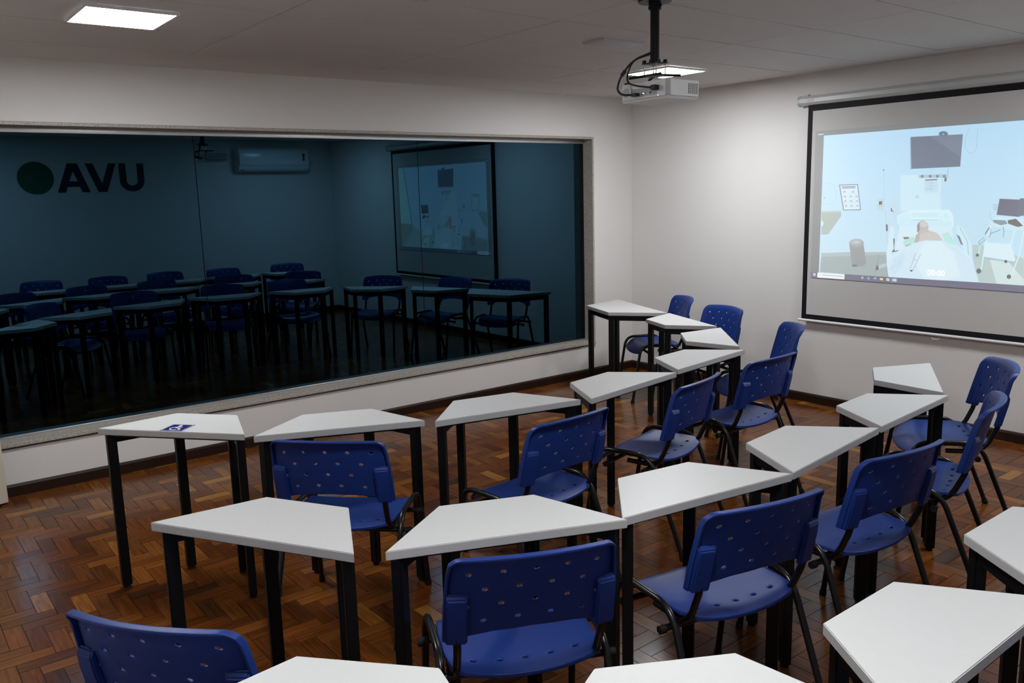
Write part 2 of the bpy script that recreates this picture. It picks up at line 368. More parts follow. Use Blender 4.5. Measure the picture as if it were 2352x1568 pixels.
# ------------------------------------------------------------------ desks
def leg_pts(a, b, d): u, v, w, s = .042, .031, .020, .034; return [(-a/2+u, -d/2+v), (-b/2+w, d/2-s), (b/2-w, d/2-s), (a/2-u, -d/2+v)]
def desk_meshes(a, b, d):
    t = .028; c = [(-a/2, -d/2), (a/2, -d/2), (b/2, d/2), (-b/2, d/2)]; R = {}
    bm = bmesh.new(); prism(bm, c, DH - t, DH); bmesh.ops.bevel(bm, geom=list(bm.edges), offset=.0022, segments=2, affect='EDGES')
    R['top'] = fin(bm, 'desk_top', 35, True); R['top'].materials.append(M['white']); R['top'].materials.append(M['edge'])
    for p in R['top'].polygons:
        if abs(p.normal.z) < .5: p.material_index = 1  # upright faces take the greyed, painted-shade edge colour
    L = leg_pts(a, b, d); q = .021
    ang = [math.atan2(L[1][1]-L[0][1], L[1][0]-L[0][0]), 0, 0, math.atan2(L[2][1]-L[3][1], L[2][0]-L[3][0])]
    ang[1] = ang[0]; ang[2] = ang[3]
    R['legs'] = []; R['glides'] = []
    for (x, y), g in zip(L, ang):
        m = Matrix.Translation((x, y, 0)) @ Matrix.Rotation(g, 4, 'Z')
        bm = bmesh.new(); box(bm, (-q, -q*.8, .012), (q, q*.8, DH - t), m); bmesh.ops.bevel(bm, geom=list(bm.edges), offset=.003, segments=2, affect='EDGES')
        R['legs'].append(fin(bm, 'leg', 40, True)); R['glides'].append(cylme('glide', (x, y, 0), .016, .0125, 12))
    R['rails'] = []
    for i, j, hh in ((0, 1, .042), (1, 2, .042), (2, 3, .042), (0, 3, .010)):
        p, r = Vector((*L[i], 0)), Vector((*L[j], 0)); dr_ = (r - p).normalized(); n = Vector((-dr_.y, dr_.x, 0))
        p = p + dr_ * q; r = r - dr_ * q; bm = bmesh.new()
        m = Matrix(((dr_.x, n.x, 0, p.x), (dr_.y, n.y, 0, p.y), (0, 0, 1, 0), (0, 0, 0, 1)))
        box(bm, (0, -.013, DH - t - hh), ((r - p).length, .013, DH - t), m); R['rails'].append(fin(bm, 'rail'))
    return R
DM = desk_meshes(DA, DB, DD); DM8 = desk_meshes(.963, .477, .404)
LEFTN = ['leftmost', 'second', 'third', 'fourth', 'fifth', 'sixth', 'seventh', 'eighth']
DLAB = {'D1': 'white trapezoid desk with the blue wheelchair sticker by the dark window',
 'D2': 'white trapezoid desk right next to the wheelchair-sticker desk, one chair turned behind it',
 'D3': 'third white trapezoid desk from the left in the row along the dark window',
 'D4': 'fourth white trapezoid desk from the left in the row along the dark window',
 'D5': 'fifth white trapezoid desk from the left in the row along the dark window',
 'D6': 'sixth desk of the window row, pointing away to the left, before the screen wall',
 'D7': 'small white desk between the big corner desk and the sixth desk of the window row',
 'D8': 'larger white trapezoid desk in the far corner beside the end of the dark window',
 'E1': 'leftmost white trapezoid desk of the middle row, in front of the wheelchair-sticker desk',
 'E2': 'second white trapezoid desk from the left in the middle row',
 'E3': 'third white trapezoid desk from the left in the middle row',
 'E4': 'fourth white trapezoid desk from the left in the middle row',
 'E5': 'fifth white trapezoid desk from the left in the middle row',
 'E6': 'last white trapezoid desk of the middle row, under the projection screen',
 'F1': 'white desk cut off by the bottom edge, left of the two',
 'F2': 'white desk cut off by the bottom edge, right of the two',
 'F3': 'large white desk in the lower right corner of the picture',
 'F4': 'white desk cut off by the right edge above the lower right corner desk',
 'F5': 'third back-row desk from the right in the reflection of the dark window',
 'F6': 'second back-row desk from the right in the reflection of the dark window',
 'F7': 'rightmost back-row desk in the reflection of the dark window'}
DROOT = {}
for k, (x, y, t, s) in DESKS.items():
    r = empty('trapezoid_desk', (x, y, 0), t); r.scale = (s, s, 1); tag(r, DLAB[k], 'desk', 'white trapezoid desks'); DROOT[k] = r
    d = DM8 if k == 'D8' else DM
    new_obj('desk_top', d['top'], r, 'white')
    for lg, gl in zip(d['legs'], d['glides']):
        lo = new_obj('leg', lg, r, 'black'); new_obj('glide', gl, lo, 'rubber')
    for rl in d['rails']: new_obj('rail', rl, r, 'black')
# accessibility sticker on the first desk
st = new_obj('accessibility_sticker', boxme('accessibility_sticker', (-.056, -.054, 0), (.056, .054, .0006)), DROOT['D1'], 'stickblue')
st.location = (.002, -.092, DH); st['label'] = 'blue square sticker with a white wheelchair symbol'
bm = bmesh.new(); z0, z1 = .0004, .0009
def flat(pts): prism(bm, pts, z0, z1)
for lo, hi in (((-.052, -.050), (.052, -.0475)), ((-.052, .0475), (.052, .050)), ((-.052, -.0475), (-.0495, .0475)), ((.0495, -.0475), (.052, .0475))): flat([lo, (hi[0], lo[1]), hi, (lo[0], hi[1])])
def stroke(p, q, w):
    p, q = Vector(p), Vector(q); d = (q-p).normalized(); n = Vector((-d.y, d.x)) * w/2; p = p - d*w*.3; q = q + d*w*.3
    flat([tuple(p-n), tuple(q-n), tuple(q+n), tuple(p+n)])
flat([(-.004 + .0075*math.cos(a), .034 + .0075*math.sin(a)) for a in [k*math.pi/6 for k in range(12)]])
stroke((-.004, .024), (-.002, -.006), .009); stroke((-.003, .012), (.017, .012), .006); stroke((-.002, -.006), (.016, -.006), .009)
stroke((.016, -.006), (.024, -.030), .008); stroke((.024, -.031), (.031, -.028), .006)
A = [math.radians(105 + 215 * k / 16) for k in range(17)]; ci = (-.003, -.014)
for a, b in zip(A, A[1:]): flat([(ci[0] + r*math.cos(q), ci[1] + r*math.sin(q)) for r, q in ((.019, a), (.025, a), (.025, b), (.019, b))])
new_obj('wheelchair_symbol', fin(bm, 'wheelchair_symbol'), st, 'stickwhite')
# ------------------------------------------------------------------ chairs
def holed_grid(cols, rows, holes, f, rx, ry):
    """grid with column/row boundaries; every cell split 2 x 2, hole cells get an octagon cut out; f maps (x, y) -> Vector"""
    bm = bmesh.new(); cache = {}
    def V(x, y):
        k = (round(x, 6), round(y, 6))
        if k not in cache: cache[k] = bm.verts.new(f(x, y))
        return cache[k]
    for i in range(len(cols) - 1):
        for j in range(len(rows) - 1):
            x0, x1, y0, y1 = cols[i], cols[i+1], rows[j], rows[j+1]; xm, ym = (x0+x1)/2, (y0+y1)/2
            ring = [(x0,y0),(xm,y0),(x1,y0),(x1,ym),(x1,y1),(xm,y1),(x0,y1),(x0,ym)]
            if (i, j) in holes:
                inn = [V(xm + rx*math.cos(a), ym + ry*math.sin(a)) for a in [math.radians(225 + 45*k) for k in range(8)]]
                for k in range(8): bm.faces.new((V(*ring[k]), V(*ring[(k+1) % 8]), inn[(k+1) % 8], inn[k]))
            else:
                c = V(xm, ym)
                for k in (7, 1, 3, 5): bm.faces.new((V(*ring[k]), V(*ring[(k+1) % 8]), V(*ring[(k+2) % 8]), c))
    return bm
def lerp(tab, x):
    if x <= tab[0][0]: return tab[0][1]
    for (a, b), (c, d) in zip(tab, tab[1:]):
        if x <= c: return b + (d-b) * (x-a) / (c-a)
    return tab[-1][1]
ZT, ZBK, TILT = .813, .561, .061
def back_y(z): return -TILT * (z - ZBK) / (ZT - ZBK)
def back_f(x, v):      # x in nominal metres (-.225..+.225), v in 0 (bottom) .. .25 (top); beyond that the rim folds backwards
    fold = 0.
    if abs(x) > .2251: fold = min(1, (abs(x) - .225) / .010); x = math.copysign(.225, x)
    if v > .2501: fold = max(fold, min(1, (v - .25) / .010)); v = .25
    u = abs(x) / .225
    zt = ZT + .012 * (1 - u*u) - max(0, (u - .90) / .10) ** 2 * .016
    zb = lerp([(0, .598), (.45, .592), (.75, .576), (.86, .563), (.93, .556), (1, .560)], u)
    z = zb + (zt - zb) * v / .25
    hw = lerp([(.55, .2345), (.66, .2325), (.76, .225), (.80, .2185), (.83, .212)], z)
    y = back_y(z) - .046 * (1 - u*u) - (.010 * max(0, (v - .215) / .035) ** 2) + .006 * max(0, (u-.9)/.1) - .020 * fold
    return Vector((x / .225 * hw, y, z))
cols = [-.235, -.2275, -.225, -.212, -.1935] + [-.1935 + .043*k for k in range(1, 9)] + [.1935, .212, .225, .2275, .235]
rows = [0, .018, .068, .120, .172, .224, .238, .25, .2525, .26]
holes = {(4 + c, 4 - r) for r in range(4) for c in range(9) if (c + r) % 2 == 0}
bm = holed_grid(cols, rows, holes, back_f, .0085, .0065)
back_me = fin(bm, 'backrest'); back_me = bake(back_me, [('SOLIDIFY', dict(thickness=.006, offset=0.)), ('BEVEL', dict(width=.0018, segments=2, limit_method='ANGLE', angle_limit=math.radians(50)))])
back_me.shade_smooth(); back_me.set_sharp_from_angle(angle=math.radians(45))
def sleeve(sx):
    bm = bmesh.new(); rings = []
    for z, e in ((.557, .0), (.60, .0), (.66, 0.), (.695, -.003), (.708, -.016)):
        hw = lerp([(.55, .2335), (.66, .2315), (.71, .229)], z); x1, x0 = hw - .001, .172; y = back_y(z) + .004
        rings.append([bm.verts.new((sx * px, y + py, z)) for px, py in ((x0, -.026), (x1, -.004), (x1, -.033 - e), (x0 + .006, -.044 - e))])
    for A_, B_ in zip(rings, rings[1:]):
        for k in range(4): bm.faces.new((A_[k], A_[(k+1) % 4], B_[(k+1) % 4], B_[k]))
    bm.faces.new(rings[0]); bm.faces.new(rings[-1]); bmesh.ops.recalc_face_normals(bm, faces=bm.faces)
    bmesh.ops.bevel(bm, geom=[e for e in bm.edges if e.calc_face_angle(0) > .6], offset=.004, segments=2, affect='EDGES')
    return fin(bm, 'sleeve', 45, True)
sleeves = [sleeve(s) for s in (-1, 1)]
def seat_f(u, v):     # u -1..1, v 0 rear .. 1 front
    hw = lerp([(0, .176), (.04, .198), (.12, .211), (.28, .219), (.6, .220), (.9, .208), (1, .192)], v)
    yr = -.024 + .024 * u*u; yf = .395 - .03 * u*u; y = yr + (yf - yr) * v
    z = .452 + .012 * abs(u)**3 - .010 * math.sin(math.pi * min(1, v * 1.25)) * (1 - u*u) - .062 * max(0, (v - .72) / .28) ** 2 - .008 * max(0, (.1 - v) / .1)
    return Vector((u * hw, y, z))
sc_ = [-1, -.93, -.77] + [-.77 + 1.54*k/9 for k in range(1, 9)] + [.77, .93, 1]
sr_ = [0, .03, .07, .14, .21, .3, .4, .5, .6, .7, .78, .85, .91, .96, 1]
seat_me = fin(holed_grid(sc_, sr_, {(2 + 2*k, 3) for k in range(5)}, seat_f, .045, .019), 'seat')
seat_me = bake(seat_me, [('SOLIDIFY', dict(thickness=.013, offset=-1.)), ('BEVEL', dict(width=.003, segments=2, limit_method='ANGLE', angle_limit=math.radians(50)))])
seat_me.shade_smooth(); seat_me.set_sharp_from_angle(angle=math.radians(45))
side_me, cap_me, sup_me, bar_me, knob_me = [], [], [], [], []
for s in (-1, 1):
    side_me.append(tubeme('side_frame', round_path([(s*.247, .425, .008), (s*.236, .352, .468), (s*.236, .060, .474), (s*.250, -.125, .008)], [0, .075, .085, 0], 8), .0115, 10))
    cap_me.append([tubeme('foot_cap', [(s*.2472, .4262, 0), (s*.2468, .4236, .022)], .0145, 10), tubeme('foot_cap', [(s*.2502, -.1282, 0), (s*.2496, -.119, .022)], .0145, 10)])
    sup_me.append(tubeme('back_support', round_path([(s*.196, .20, .419), (s*.196, .035, .419), (s*.200, -.021, .545), (s*.203, -.029, .588)], [0, .075, .02, 0], 8), .0115, 10))
for y, z in ((.285, .405), (.075, .405)):
    bar_me.append(tubeme('crossbar', [(-.246, y, z), (.246, y, z)], .0105, 10))
    knob_me.append([cylme('bumper', (sx - .010, y, z - .002), .0135, .022, 12, 'X') for sx in (-.262, .262)])
CLAB = {'D2': 'blue chair between the wheelchair-sticker desk and the leftmost desk of the middle row',
 'D3': 'blue chair behind the third desk of the window row, back turned to the viewer',
 'D4': 'blue chair behind the fourth desk of the window row, seat fully in view',
 'D5': 'blue chair behind the fifth desk of the window row, back turned to the viewer',
 'D6': 'blue chair standing before the wall just left of the projection screen corner',
 'D7': 'blue chair facing the viewer behind the small desk near the far corner',
 'D8': 'blue chair seen from its side behind the big desk in the far corner',
 'E1': 'large blue chair back cut off at the lower left corner of the picture',
 'E2': 'blue chair in the foreground centre behind the second middle-row desk',
 'E3': 'blue chair behind the third desk of the middle row',
 'E4': 'blue chair behind the fourth desk of the middle row',
 'E5': 'blue chair seen from its side behind the fifth desk of the middle row',
 'E6': 'blue chair against the wall below the screen at the end of the middle row',
 'F3': 'blue chair mostly hidden behind the large desk in the lower right corner',
 'F4': 'back row chair seen in the dark window, second from the left before the wall',
 'F5': 'back row chair seen in the dark window, third from the left before the wall',
 'F6': 'back row chair seen in the dark window, fourth from the left before the wall',
 'F7': 'back row chair seen in the dark window, rightmost of those before the lettered wall'}
for k, (x, y, t) in CHAIRS.items():
    r = empty('plastic_chair', (x, y, 0), t); tag(r, CLAB[k], 'chair', 'blue perforated plastic chairs')
    new_obj('seat', seat_me, r, 'blue'); bk = new_obj('backrest', back_me, r, 'blue')
    for s in sleeves: new_obj('sleeve', s, bk, 'blue')
    for sm, cp in zip(side_me, cap_me):
        o = new_obj('side_frame', sm, r, 'tube')
        for c in cp: new_obj('foot_cap', c, o, 'rubber')
    for sm in sup_me: new_obj('back_support', sm, r, 'tube')
    for b, kn in zip(bar_me, knob_me):
        o = new_obj('crossbar', b, r, 'tube')
        for c in kn: new_obj('bumper', c, o, 'rubber')
# ------------------------------------------------------------------ projection screen on the front wall
SY = -.040
sroot = empty('projection_screen', (3.02, 0, .65)); tag(sroot, 'pull-down projection screen showing a hospital room with a patient in bed', 'projection screen')
def schild(name, me, m, parent=None):
    o = new_obj(name, me, sroot if parent is None else parent, m); o.matrix_parent_inverse = Matrix.Translation(-Vector(sroot.location)) if parent is None else Matrix.Identity(4); return o
SX0, SX1, SZ0, SZ1 = 1.886, 4.165, .676, 2.33
schild('screen_border', boxme('screen_border', (SX0, SY, SZ0), (SX1, SY + .002, SZ1)), 'screenblack')
schild('screen_surface', boxme('screen_surface', (SX0 + .041, SY - .0012, .716), (SX1 - .041, SY - .0002, 2.270)), 'screen')
bm = bmesh.new(); prof = [(-.008, 2.322), (-.030, 2.312), (-.058, 2.316), (-.074, 2.334), (-.074, 2.362), (-.060, 2.380), (-.030, 2.386), (-.008, 2.380)]
A = [bm.verts.new((1.822, y, z)) for y, z in prof]; B = [bm.verts.new((4.225, y, z)) for y, z in prof]
for i in range(8): bm.faces.new((A[i], A[(i+1) % 8], B[(i+1) % 8], B[i]))
bm.faces.new(A); bm.faces.new(B); schild('housing', fin(bm, 'housing'), 'housing')
for x0, x1 in ((1.806, 1.8215), (4.2255, 4.241)):
    bm = bmesh.new(); cy, cz = -.041, 2.349
    A = [bm.verts.new((x0, cy + (y-cy)*1.06, cz + (z-cz)*1.06)) for y, z in prof]; B = [bm.verts.new((x1, cy + (y-cy)*1.06, cz + (z-cz)*1.06)) for y, z in prof]
    for i in range(8): bm.faces.new((A[i], A[(i+1) % 8], B[(i+1) % 8], B[i]))
    bm.faces.new(A); bm.faces.new(B); schild('end_cap', fin(bm, 'end_cap'), 'housing')
schild('pink_label', boxme('pink_label', (1.90, -.0752, 2.338), (1.95, -.0738, 2.358)), 'pink')
for x in (1.85, 4.2): schild('wall_bracket', boxme('wall_bracket', (x - .02, -.02, 2.384), (x + .02, 0, 2.40), .003), 'housing')
schild('bottom_bar', tubeme('bottom_bar', [(1.862, SY, .667), (4.19, SY, .667)], .0105, 12), 'lampframe')
schild('pull_ring', tubeme('pull_ring', [(2.945 + .026*math.cos(a), SY, .645 + .013*math.sin(a)) for a in [math.radians(175 + 190*k/14) for k in range(15)]], .0028, 8), 'lampframe')
# projected picture: flat pieces on the screen, each with its own light colour
VERT, FACE, FCOL = [], [], []
layer = [0]; BOXES = []
def lin(c): return tuple((v/255/12.92) if v/255 <= .04045 else ((v/255+.055)/1.055)**2.4 for v in c)
def poly(pts, col, k=1.0):
    x0, x1 = min(p[0] for p in pts), max(p[0] for p in pts); z0, z1 = min(p[1] for p in pts), max(p[1] for p in pts)
    lv = 1 + max([l for a, b, c, d, l in BOXES if a < x1 - 1e-5 and b > x0 + 1e-5 and c < z1 - 1e-5 and d > z0 + 1e-5], default=0)
    BOXES.append((x0, x1, z0, z1, lv)); layer[0] = max(layer[0], lv); y = SY - .0016 - lv * .00022; i = len(VERT)
    VERT.extend([(x, y, z) for x, z in pts]); FACE.append(list(range(i, i + len(pts)))); FCOL.append(tuple(max(0, v*k - w) for v, w in zip(lin(col), (.255, .235, .235))))
def zz(*pts): return [(lambda p: (p.x, p.z))(hit(1830 + x/3.92, 280 + y/3.92, 1, SY)) for x, y in pts]
def line(pts, w, col):
    p = zz(*pts)
    for a, b in zip(p, p[1:]):
        a, b = Vector(a), Vector(b); d = (b-a).normalized(); n = Vector((-d.y, d.x)) * w/2
        poly([tuple(a-n), tuple(b-n), tuple(b+n), tuple(a+n)], col)
def disc(cx, cy, rx, ry, col, n=20): poly(zz(*[(cx + rx*math.cos(2*math.pi*k/n), cy + ry*math.sin(2*math.pi*k/n)) for k in range(n)]), col)
poly([(1.955, 2.12), (4.045, 2.12), (4.045, 1.006), (1.955, 1.006)], (150, 149, 150))
PX0, PX1, PZ0, PZ1 = 2.026, 3.985, 1.050, 2.082
NX, NZ = 12, 14
for i in range(NX):          # wall of the ward: bluer at the top, whiter lower down
    for j in range(NZ):
        a, b = PX0 + (PX1-PX0)*i/NX, PX0 + (PX1-PX0)*(i+1)/NX; z0, z1 = PZ0 + (PZ1-PZ0)*j/NZ, PZ0 + (PZ1-PZ0)*(j+1)/NZ
        t = j/(NZ-1)
        poly([(a, z0), (b, z0), (b, z1), (a, z1)], (208 - 7*t - 3*i/NX, 231 - 1*t, 244 + 8*t))
poly(zz((225, 1180), (480, 1172), (810, 1170), (830, 1400), (210, 1350)), (178, 188, 188))                      # floor left
poly(zz((225, 1180), (810, 1170), (812, 1195), (222, 1215)), (190, 199, 199))
poly(zz((1580, 1105), (1760, 1110), (2046, 1230), (2046, 1472), (1640, 1440), (1590, 1250)), (197, 212, 210))    # floor right
poly(zz((1740, 1240), (1900, 1250), (2046, 1420), (2046, 1472), (1800, 1455)), (218, 233, 233))
poly([(3.483, 1.25), (3.60, 1.305), (3.69, 1.31), (3.93, PZ0), (3.483, PZ0)], (197, 212, 210))
poly([(3.985, 2.082), (3.868, 2.082), (3.71, 1.345), (3.985, 1.36)], (206, 245, 236))                            # window seen at the right
poly([(3.985, 1.36), (3.71, 1.345), (3.70, 1.295), (3.975, PZ0), (3.985, PZ0)], (184, 190, 172))
poly([(3.868, 2.082), (3.850, 2.082), (3.690, 1.35), (3.712, 1.35)], (150, 170, 180)); poly([(3.712, 1.35), (3.690, 1.35), (3.690, 1.29), (3.91, PZ0), (3.95, PZ0), (3.712, 1.30)], (170, 196, 200))
poly([(3.69, 1.35), (3.675, 1.35), (3.64, 1.28), (3.85, PZ0), (3.91, PZ0), (3.69, 1.29)], (188, 206, 210))
poly(zz((935, 480), (1300, 470), (1300, 800), (935, 800)), (216, 240, 251))                                      # panel above the bed
poly(zz((1022, 150), (1032, 128), (1036, 425), (1026, 430)), (165, 185, 200))                                    # television
poly(zz((1030, 135), (1498, 110), (1473, 402), (1037, 422)), (143, 147, 162)); poly(zz((1200, 126), (1498, 110), (1480, 320)), (150, 156, 170))
disc(1322, 108, 42, 26, (140, 152, 165)); disc(1322, 111, 5, 5, (240, 248, 250))
line([(1550, 60), (1520, 150), (1520, 230), (1550, 280), (1590, 280), (1622, 230), (1630, 60)], .0028, (182, 205, 222))
line([(1208, 420), (1210, 470)], .003, (190, 210, 225)); line([(1365, 415), (1362, 480)], .003, (150, 175, 190))
poly(zz((1100, 478), (1365, 468), (1365, 500), (1100, 505)), (190, 210, 218))
for x in (1132, 1203, 1268, 1330): disc(x, 489, 13, 14, (150, 160, 170))
poly(zz((1335, 500), (1352, 500), (1348, 535), (1330, 535)), (120, 130, 150)); poly(zz((1158, 517), (1268, 512), (1266, 524), (1158, 529)), (165, 150, 175))
poly(zz((1150, 530), (1275, 527), (1272, 632), (1150, 636)), (206, 229, 243)); 
for k in range(3): poly(zz((1195, 550 + 26*k), (1228, 549 + 26*k), (1228, 556 + 26*k), (1195, 557 + 26*k)), (190, 214, 230))
poly(zz((1170, 600), (1225, 598), (1225, 606), (1170, 608)), (190, 214, 230)); poly(zz((1068, 660), (1102, 658), (1102, 686), (1068, 688)), (198, 224, 236)); line([(1330, 605), (1300, 640), (1290, 700)], .003, (195, 215, 225))
line([(228, 555), (320, 557), (345, 590), (360, 640), (350, 710), (330, 738), (225, 738)], .003, (190, 214, 228)); disc(250, 684, 6, 10, (185, 200, 212))   # dispenser
poly(zz((382, 565), (552, 559), (580, 793), (420, 796)), (150, 145, 165)); poly(zz((391, 572), (546, 566), (572, 786), (427, 789)), (220, 238, 248))         # framed notice
for r_ in range(2): poly(zz((405 + r_*6, 580 + r_*12), (530, 576 + r_*12), (531, 584 + r_*12), (406 + r_*6, 588 + r_*12)), (150, 160, 182))
for r_ in range(4):
    for c_ in range(3 if r_ else 2): disc(432 + r_*4 + c_*(52 if r_ else 76), 628 + r_*42, 13, 9, (196, 205, 212))
    poly(zz((418 + r_*5, 642 + r_*42), (550 + r_*4, 640 + r_*42), (550 + r_*4, 643 + r_*42), (418 + r_*5, 645 + r_*42)), (205, 220, 232))
line([(783, 432), (795, 700)], .003, (192, 215, 228)); disc(783, 432, 6, 6, (110, 105, 120)); line([(800, 790), (820, 1150)], .004, (192, 215, 228))
poly(zz((723, 695), (790, 690), (790, 798), (725, 800)), (205, 222, 228)); poly(zz((740, 715), (770, 713), (770, 744), (742, 746)), (130, 125, 135)); disc(734, 728, 5, 9, (225, 250, 240))
line([(725, 760), (790, 758)], .002, (180, 195, 205)); poly(zz((820, 700), (930, 700), (930, 830), (825, 830)), (206, 228, 242))
disc(862, 790, 15, 17, (120, 95, 115)); disc(868, 786, 10, 13, (215, 230, 238)); line([(875, 805), (905, 930), (945, 1010)], .006, (200, 222, 232)); poly(zz((804, 922), (820, 922), (822, 982), (806, 982)), (120, 105, 115))
poly(zz((225, 803), (400, 800), (402, 845), (285, 1012), (222, 1012)), (186, 196, 190)); poly(zz((225, 803), (400, 800), (402, 815), (225, 820)), (196, 206, 202)); poly(zz((225, 885), (245, 905), (240, 935), (222, 940)), (215, 232, 236))   # counter
poly(zz((475, 1100), (600, 1080), (628, 1270), (595, 1300), (500, 1302)), (170, 170, 172)); disc(540, 1090, 66, 40, (178, 180, 184)); disc(535, 1080, 55, 28, (190, 193, 196)); poly(zz((510, 1075), (570, 1072), (560, 1090), (520, 1092)), (205, 210, 214))  # bin
poly(zz((500, 1285), (545, 1282), (545, 1302), (502, 1302)), (140, 142, 146))
poly(zz((735, 1290), (805, 1270), (808, 1300), (740, 1320)), (196, 210, 215)); poly(zz((715, 1295), (738, 1290), (738, 1330), (715, 1335)), (140, 128, 138)); line([(745, 1195), (700, 1370)], .003, (150, 158, 160))
# bed
poly(zz((915, 850), (1000, 805), (1370, 795), (1405, 840), (1408, 945), (1390, 975), (930, 940)), (214, 240, 250))
line([(915, 925), (915, 850), (1000, 808), (1370, 797), (1402, 840), (1408, 940)], .010, (226, 246, 253)); line([(1020, 845), (1030, 810), (1280, 808), (1290, 850), (1275, 870), (1040, 870), (1020, 845)], .008, (228, 248, 254)); line([(1300, 820), (1375, 815), (1385, 890), (1330, 885), (1300, 820)], .008, (228, 248, 254))
line([(1040, 880), (1270, 880)], .006, (196, 222, 236)); poly(zz((930, 940), (1395, 940), (1420, 1110), (880, 1160)), (222, 240, 250))
poly(zz((845, 945), (875, 935), (880, 1000), (860, 1165), (850, 1310), (812, 1260), (808, 1180)), (220, 240, 248)); poly(zz((870, 1050), (885, 1050), (880, 1140), (855, 1172), (940, 1160), (935, 1150), (885, 1160)), (110, 100, 110))
poly(zz((1445, 915), (1500, 960), (1580, 1120), (1572, 1225), (1545, 1240), (1500, 1130), (1440, 1000)), (216, 240, 249)); line([(1470, 950), (1540, 1080), (1548, 1200)], .006, (190, 212, 226)); poly(zz((1440, 1010), (1470, 1030), (1500, 1110), (1480, 1100)), (150, 150, 165))
poly(zz((960, 1080), (1000, 1040), (1060, 1035), (1075, 1085), (1040, 1110), (970, 1115)), (196, 232, 226)); poly(zz((1310, 1010), (1370, 990), (1420, 1070), (1415, 1110), (1340, 1090)), (198, 236, 230))
poly(zz((960, 1035), (1015, 1035), (1010, 1050), (970, 1055)), (160, 120, 130)); poly(zz((980, 1115), (1030, 1098), (1050, 1110), (1010, 1130)), (150, 115, 120))
poly(zz((1062, 1090), (1075, 1020), (1120, 980), (1190, 972), (1270, 1000), (1310, 1050), (1320, 1075), (1200, 1110)), (214, 208, 205))      # shoulders of the patient
poly(zz((1062, 1090), (1075, 1020), (1115, 985), (1110, 1050), (1085, 1095)), (200, 192, 190))
disc(1138, 942, 52, 56, (203, 195, 194)); disc(1150, 920, 38, 28, (216, 212, 212)); poly(zz((1088, 930), (1105, 905), (1112, 960), (1100, 1000), (1088, 985)), (170, 158, 165)); poly(zz((1110, 975), (1180, 960), (1195, 985), (1115, 1005)), (208, 200, 198))
poly(zz((812, 1265), (870, 1190), (960, 1130), (1060, 1090), (1160, 1065), (1310, 1068), (1420, 1110), (1500, 1150), (1590, 1260), (1580, 1290), (1640, 1442), (830, 1398)), (220, 238, 250))   # sheet
poly(zz((1160, 1075), (1300, 1075), (1420, 1180), (1480, 1400), (1300, 1424), (1150, 1415), (1060, 1250)), (228, 244, 252)); poly(zz((870, 1230), (980, 1160), (960, 1290), (880, 1380), (840, 1330)), (212, 232, 246))
line([(830, 1325), (900, 1290), (950, 1250)], .004, (200, 220, 236)); line([(1330, 1090), (1450, 1160), (1570, 1255)], .003, (206, 226, 240)); line([(1075, 1180), (1050, 1250), (1022, 1330)], .005, (190, 202, 216)); line([(1118, 1190), (1090, 1250), (1050, 1335)], .005, (190, 202, 216)); line([(1060, 1240), (1095, 1245)], .005, (190, 202, 216)); disc(1036, 1338, 12, 8, (120, 112, 122))
# monitor trolley at the right
poly(zz((1828, 690), (2040, 700), (2008, 855), (1800, 835)), (140, 142, 156)); poly(zz((1836, 698), (2034, 707), (2003, 848), (1808, 829)), (130, 133, 148)); poly(zz((1740, 900), (1790, 850), (2020, 862), (2046, 930), (2046, 975), (1960, 975), (1770, 940)), (214, 236, 246))
poly(zz((1765, 880), (1880, 885), (1900, 915), (1840, 930), (1775, 905)), (160, 170, 178)); poly(zz((1900, 885), (1975, 870), (2040, 935), (1990, 945), (1905, 915)), (120, 122, 130)); 
for k in range(4): line([(1770, 745 + 14*k), (1812, 742 + 14*k)], .0028, (165, 182, 192))
line([(1745, 800), (1740, 850), (1770, 905)], .004, (195, 214, 224)); line([(1750, 945), (1745, 1020), (1700, 1060), (1650, 1105), (1640, 1080), (1690, 1040)], .003, (140, 150, 158)); line([(1735, 950), (1698, 1010)], .006, (120, 122, 130)); line([(1745, 1005), (1835, 970)], .003, (130, 138, 146)); line([(1860, 940), (1868, 990), (1858, 1035)], .004, (160, 172, 180))
line([(1755, 930), (1700, 1100), (1665, 1330)], .008, (222, 242, 250)); line([(1965, 975), (1925, 1120)], .008, (222, 242, 250)); line([(2046, 985), (2000, 1210), (1935, 1380)], .008, (222, 242, 250)); line([(1655, 1110), (1640, 1190)], .008, (214, 232, 240))
poly(zz((1690, 1090), (1930, 1105), (1972, 1240), (1960, 1255), (1690, 1212)), (226, 243, 251)); poly(zz((1690, 1212), (1960, 1255), (1958, 1268), (1690, 1224)), (190, 208, 216))
for x, y, r_ in ((1643, 1340, 22), (1912, 1392, 20), (1630, 1197, 14), (1886, 1255, 14)): disc(x, y, r_, r_, (112, 104, 112))
poly([(3.42, 1.60), (3.46, 1.60), (3.45, 1.49), (3.41, 1.49)], (138, 140, 154))
poly([(3.44, 1.47), (3.56, 1.47), (3.56, 1.435), (3.44, 1.435)], (214, 236, 246))
